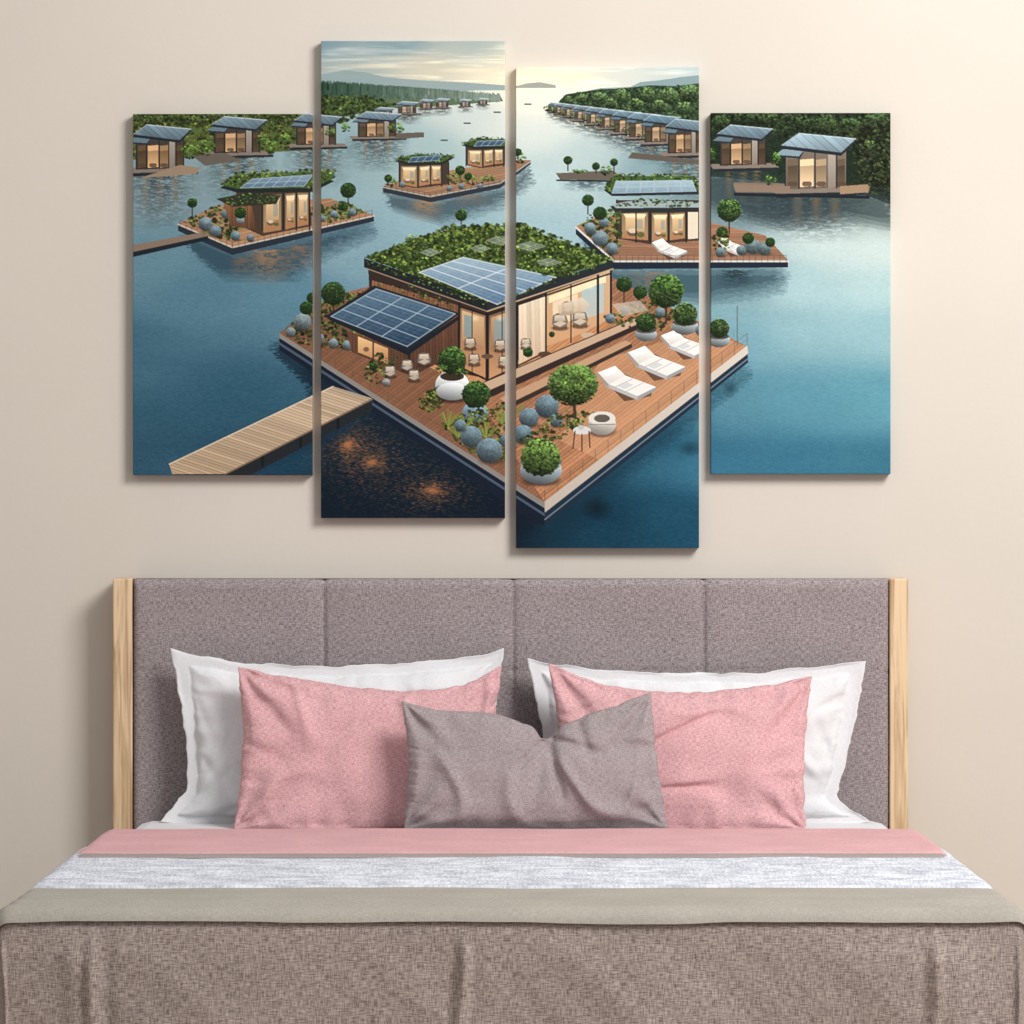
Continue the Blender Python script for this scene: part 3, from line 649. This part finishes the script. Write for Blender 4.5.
def sheet(name, hw, y0, y1, nx, ny, Wd, yfoot, r, zt, mat, amp=.002, edge=0, drop=.006, folds=(), hang=.0, fr=(3, 3), wob=.006, seed=0, zmin=.05, flare=0, ridge=None, rip=0, parent=None):
    V = []; UV = []
    for j in range(ny):
        tj = j/(ny-1)
        for i in range(nx):
            a = -hw+2*hw*i/(nx-1)
            bw = y1+wob*mnoise.noise(Vector((a*2.2, seed, 1)))*2+wob*.4*mnoise.noise(Vector((a*9, seed, 4)))
            b = y0+(bw-y0)*tj
            qx = max(-(Wd-r), min(Wd-r, a)); qy = max(yfoot+r, b)
            dx, dy = a-qx, b-qy; l = math.hypot(dx, dy)
            z = zt; x, y = qx, qy; out = 0
            if l > 1e-7:
                ux, uy = dx/l, dy/l
                if l < r*math.pi/2:
                    s = r*math.sin(l/r); z -= r*(1-math.cos(l/r))
                else:
                    s = r; z -= r+(l-r*math.pi/2); out = l-r*math.pi/2
                rp = min(1, out/.05)
                f = 0
                for (fxp, wdt, am) in folds:
                    if uy < -.3: f += am*math.exp(-((a-fxp-.012*mnoise.noise(Vector((z*5, fxp*9, 1))))/wdt)**2)
                f += hang*mnoise.noise(Vector((a*3+b*3, z*1.2, seed)))+hang*.35*mnoise.noise(Vector((a*14+b*14, z*2.5, seed+5)))
                s += f*rp+flare*out
                x = qx+ux*s; y = qy+uy*s
            k = 1 if out == 0 else max(0, 1-out*20)
            nzv = mnoise.noise(Vector((a*fr[0], b*fr[1], seed)))+.5*mnoise.noise(Vector((a*fr[0]*3, b*fr[1]*3, seed+9)))+.25*mnoise.noise(Vector((a*fr[0]*8, b*fr[1]*8, seed+19)))
            z += amp*(nzv+.4)*k
            if ridge:
                for (rb, rw, ra) in ridge:
                    c_ = rb+.02*mnoise.noise(Vector((a*1.7, seed, rb)))
                    z += ra*math.exp(-((b-c_)/rw)**2)*(.8+.4*mnoise.noise(Vector((a*4, rb, seed))))
            if rip: z += rip*math.sin(b*2*math.pi/.035+3*mnoise.noise(Vector((a*3, b*6, seed))))*k
            if edge:
                e = b-bw
                if e < edge: z -= drop*(1-math.sqrt(max(0, 1-(1-e/edge)**2)))
            V.append((x, y, max(z, zmin))); UV.append((a, b))
    return addobj(name, V, gfaces(nx, ny, flip=True), mat, UV, True, parent)
f1, f2, f3 = -.782, -.094, .79
sheet('bedspread', 1.43, -.62, -2.56, 360, 210, .965, -2.085, .03, .572, M_spread, .001, folds=[(f1,.007,.014),(f1-.035,.018,.006),(f1+.03,.012,-.004),(f2,.008,.014),(f2+.05,.03,.003),(f2-.02,.008,-.004),(f3,.008,.014),(f3+.04,.03,.006),(f3-.025,.01,-.004),(-.5,.1,.004),(.3,.15,.004),(-.957,.008,.012),(.957,.008,.012)], hang=.008, wob=.003, seed=2, flare=.02)
sheet('olive_blanket', 1.1, -1.30, -2.098, 300, 110, .968, -2.092, .033, .579, M_olive, .003, fr=(1.2, 9), wob=.004, seed=11, hang=.004, ridge=[(-2.045,.022,.006),(-1.93,.02,.005),(-1.99,.02,-.005),(-1.83,.02,.003)])
sheet('knit_blanket', 1.16, -.95, -1.72, 300, 150, .962, -2.2, .035, .5855, M_knit, .0022, edge=.03, drop=.007, fr=(1.5, 8), seed=23, wob=.015, rip=.0016)
pk = sheet('pink_blanket', 1.14, -.585, -1.13, 260, 90, .952, -2.3, .035, .5905, M_pinkb, .003, edge=.03, drop=.005, fr=(1.5, 9), seed=31, wob=.010)
sheet('lining', 1.14, -1.0, -1.19, 260, 30, .953, -2.3, .035, .5885, M_taupe, .001, edge=.02, drop=.003, fr=(1.5, 9), seed=31, wob=.010, parent=pk)

# pillows
def resample(pts, n, jit=0.0, sd=0):
    P = [np.array(p, float) for p in pts]
    d = [0]
    for p, q in zip(P[:-1], P[1:]): d.append(d[-1]+np.linalg.norm(q-p))
    d = np.array(d)/d[-1]; out = []
    Pe = [2*P[0]-P[1]]+P+[2*P[-1]-P[-2]]
    for t in np.linspace(0, 1, n):
        k = min(len(P)-2, int(np.searchsorted(d, t, 'right'))-1); k = max(k, 0)
        f = (t-d[k])/(d[k+1]-d[k]); p0, p1, p2, p3 = Pe[k:k+4]
        v = .5*((2*p1)+(-p0+p2)*f+(2*p0-5*p1+4*p2-p3)*f*f+(-p0+3*p1-3*p2+p3)*f**3)
        j = jit*min(1, t*8, (1-t)*8)
        v = v+np.array([mnoise.noise(Vector((t*11, sd, 1)))+.5*mnoise.noise(Vector((t*27, sd, 2))), mnoise.noise(Vector((t*11, sd, 5)))+.5*mnoise.noise(Vector((t*27, sd, 6)))])*j
        out.append(v)
    return out
def pillow(name, top, bot, left, right, yb, yt, T, mat, seed, flange=0, creases=(), nx=180, ny=130, q=.5, wr=1.0):
    tp, bt, lf, rt = resample(top, nx, 2.4, seed), resample(bot, nx), resample(left, ny, 2.2, seed+3), resample(right, ny, 2.2, seed+6)
    pyb = max(p[1] for p in bot); pyt = min(p[1] for p in top)
    G = np.zeros((ny, nx, 2))
    for j in range(ny):
        v = j/(ny-1)
        for i in range(nx):
            u = i/(nx-1)
            G[j, i] = (1-v)*bt[i]+v*tp[i]+(1-u)*lf[j]+u*rt[j]-((1-u)*(1-v)*bt[0]+u*(1-v)*bt[-1]+(1-u)*v*tp[0]+u*v*tp[-1])
    C = [G[0, 0], G[0, -1], G[-1, 0], G[-1, -1]]; ym = (yb+yt)/2; k = (ym-CY)/FPX
    verts = []; uvs = []
    for side in (1, -1):
        for j in range(ny):
            v = j/(ny-1)
            for i in range(nx):
                u = i/(nx-1); p = G[j, i]
                hgt = (pyb-p[1])/(pyb-pyt); Yp = yb+(yt-yb)*hgt
                X = wx(p[0], Yp); Z = wz(p[1], Yp)
                fu = (u-flange)/(1-2*flange); fv = (v-flange*1.3)/(1-2.6*flange)
                base = 0
                if 0 < fu < 1 and 0 < fv < 1:
                    base = (max(0, (1-abs(2*fu-1)**2.4))*max(0, (1-abs(2*fv-1)**2.2)))**q
                eu = min(u, 1-u)*2; ev = min(v, 1-v)*2; ed = min(eu, ev)
                w = 0
                Pm = Vector((X*3.2, Z*3.2, seed+side*3))
                w += .016*mnoise.noise(Pm)+.011*mnoise.noise(Pm*2.3)+.003*mnoise.noise(Pm*5.5)
                nr = mnoise.noise(Vector((X*5+Z*2.5, Z*4-X*2, seed*1.7+side)))
                w += .016*math.exp(-(nr/.10)**2)*max(0, .3+mnoise.noise(Vector((X*4, Z*4, seed+40))))*1.4
                nr = mnoise.noise(Vector((X*3-Z*5, Z*3+X*2, seed*2.7+side)))
                w -= .013*math.exp(-(nr/.08)**2)*max(0, .2+mnoise.noise(Vector((X*4, Z*4, seed+60))))*1.4
                for ci, cc in enumerate(C):
                    dx, dy = (p[0]-cc[0])*k, (p[1]-cc[1])*k; r_ = math.hypot(dx, dy)
                    th = math.atan2(dy, dx)
                    w += .014*math.exp(-r_/.12)*min(1, r_/.03)*math.cos(th*10+ci*2+seed+2*mnoise.noise(Vector((r_*9, seed, ci))))
                s = X if ev < eu else Z
                w += .005*math.exp(-ed/.16)*math.cos(s*2*math.pi/.06+5*mnoise.noise(Vector((s*6, seed, 8))))
                w *= wr*min(1, ed/.08)
                if side == 1:
                    for (x0, y0, x1, y1, wd, dp) in creases:
                        dx, dy = x1-x0, y1-y0; t = ((p[0]-x0)*dx+(p[1]-y0)*dy)/(dx*dx+dy*dy); tt = max(0, min(1, t))
                        dd = math.hypot(p[0]-x0-tt*dx, p[1]-y0-tt*dy)
                        w -= dp*math.exp(-(dd/wd)**2)*(1-.7*tt)*min(1, ed/.05)
                fl = 0
                if flange and base == 0: fl = .010*mnoise.noise(Vector((X*9, Z*9, seed)))*min(1, ed/.03)
                th_ = T*base+.0015
                off = th_+w*(.35+.65*base)*(1 if base > 0 else .25)
                off = max(off, .001) if base > 0 else .0015
                verts.append((X, Yp-side*off+fl, Z)); uvs.append((X+(0 if side == 1 else 3), Z))
    F = gfaces(nx, ny)+gfaces(nx, ny, nx*ny, True)
    def idx(i, j, s): return s*nx*ny+j*nx+i
    ring = [(i, 0) for i in range(nx)]+[(nx-1, j) for j in range(1, ny)]+[(i, ny-1) for i in range(nx-2, -1, -1)]+[(0, j) for j in range(ny-2, 0, -1)]
    for a, b in zip(ring, ring[1:]+ring[:1]):
        F.append((idx(*a, 0), idx(*a, 1), idx(*b, 1), idx(*b, 0)))
    return addobj(name, verts, F, mat, uvs)

pillow('white_pillow', [(170,648),(205,657),(250,663),(330,666),(430,661),(480,655),(504,648)], [(160,822),(200,825),(330,826),(500,826)],
       [(160,822),(178,800),(187,785),(186,745),(180,700),(170,648)], [(500,826),(492,760),(497,700),(504,648)], -.225, -.17, .058, M_white, 3, flange=.05, wr=1.2,
       creases=[(175,655,215,740,5,.014),(185,812,230,770,5,.016),(190,800,225,720,5,.012),(180,690,215,700,4,.009),(205,760,235,800,5,.012)])
pillow('white_pillow', [(527,658),(560,665),(640,672),(740,673),(800,668),(866,661)], [(535,826),(700,826),(830,825),(871,822)],
       [(535,826),(545,760),(538,710),(527,658)], [(871,822),(850,808),(838,795),(846,760),(857,712),(866,661)], -.225, -.17, .058, M_white, 8, flange=.05, wr=1.2,
       creases=[(862,668,826,740,5,.014),(850,812,818,780,5,.016),(840,780,815,720,5,.012),(855,700,822,705,4,.009),(825,745,812,800,5,.012)])
pillow('pink_cushion', [(238,667),(290,677),(370,689),(430,690),(470,682),(502,665)], [(234,829),(300,830),(420,830),(505,829)],
       [(234,829),(240,780),(243,730),(238,667)], [(505,829),(498,770),(496,715),(502,665)], -.38, -.28, .055, M_pink, 14, wr=1.25,
       creases=[(240,670,290,730,7,.020),(240,672,320,700,6,.014),(236,826,290,790,8,.018),(500,668,455,720,7,.020),(500,668,440,692,5,.014),(243,740,285,760,6,.010)])
pillow('pink_cushion', [(548,663),(590,680),(640,690),(700,692),(760,686),(812,676)], [(552,829),(650,830),(740,831),(806,830)],
       [(552,829),(562,770),(557,715),(548,663)], [(806,830),(804,780),(806,725),(812,676)], -.38, -.28, .055, M_pink, 21, wr=1.25,
       creases=[(810,678,765,740,7,.020),(810,678,740,705,6,.014),(804,828,755,790,8,.018),(550,666,600,730,7,.020),(550,666,630,700,5,.014),(805,745,765,765,6,.010)])
pillow('gray_cushion', [(402,701),(440,710),(490,713),(525,724),(546,739),(566,724),(600,711),(651,692)], [(404,829),(450,830),(540,830),(620,830),(667,828)],
       [(404,829),(407,790),(408,750),(402,701)], [(667,828),(661,790),(655,740),(651,692)], -.525, -.44, .055, M_gray, 33,
       creases=[(548,738,562,795,5,.030),(548,738,512,768,5,.022),(552,738,602,752,5,.022),(545,745,535,800,7,.014),(577,720,592,760,5,.016),(404,704,445,750,6,.016),(650,696,615,745,6,.016)])

# ------------------------------------------------------------------ lights
wld = bpy.data.worlds.new('world'); scene.world = wld; wld.use_nodes = True
wld.node_tree.nodes['Background'].inputs[0].default_value = (1.0, .995, .985, 1)
wld.node_tree.nodes['Background'].inputs[1].default_value = .52
def area(name, loc, tgt, size, power, col=(1, .985, .965)):
    l = bpy.data.lights.new(name, 'AREA'); l.shape = 'SQUARE'; l.size = size; l.energy = power; l.color = col
    o = bpy.data.objects.new(name, l); scene.collection.objects.link(o); o.location = loc
    o.rotation_euler = (Vector(tgt)-Vector(loc)).to_track_quat('-Z', 'Y').to_euler()
area('window_light', (2.6, -3.7, 4.2), (0, 0, 1.3), 1.9, 275)
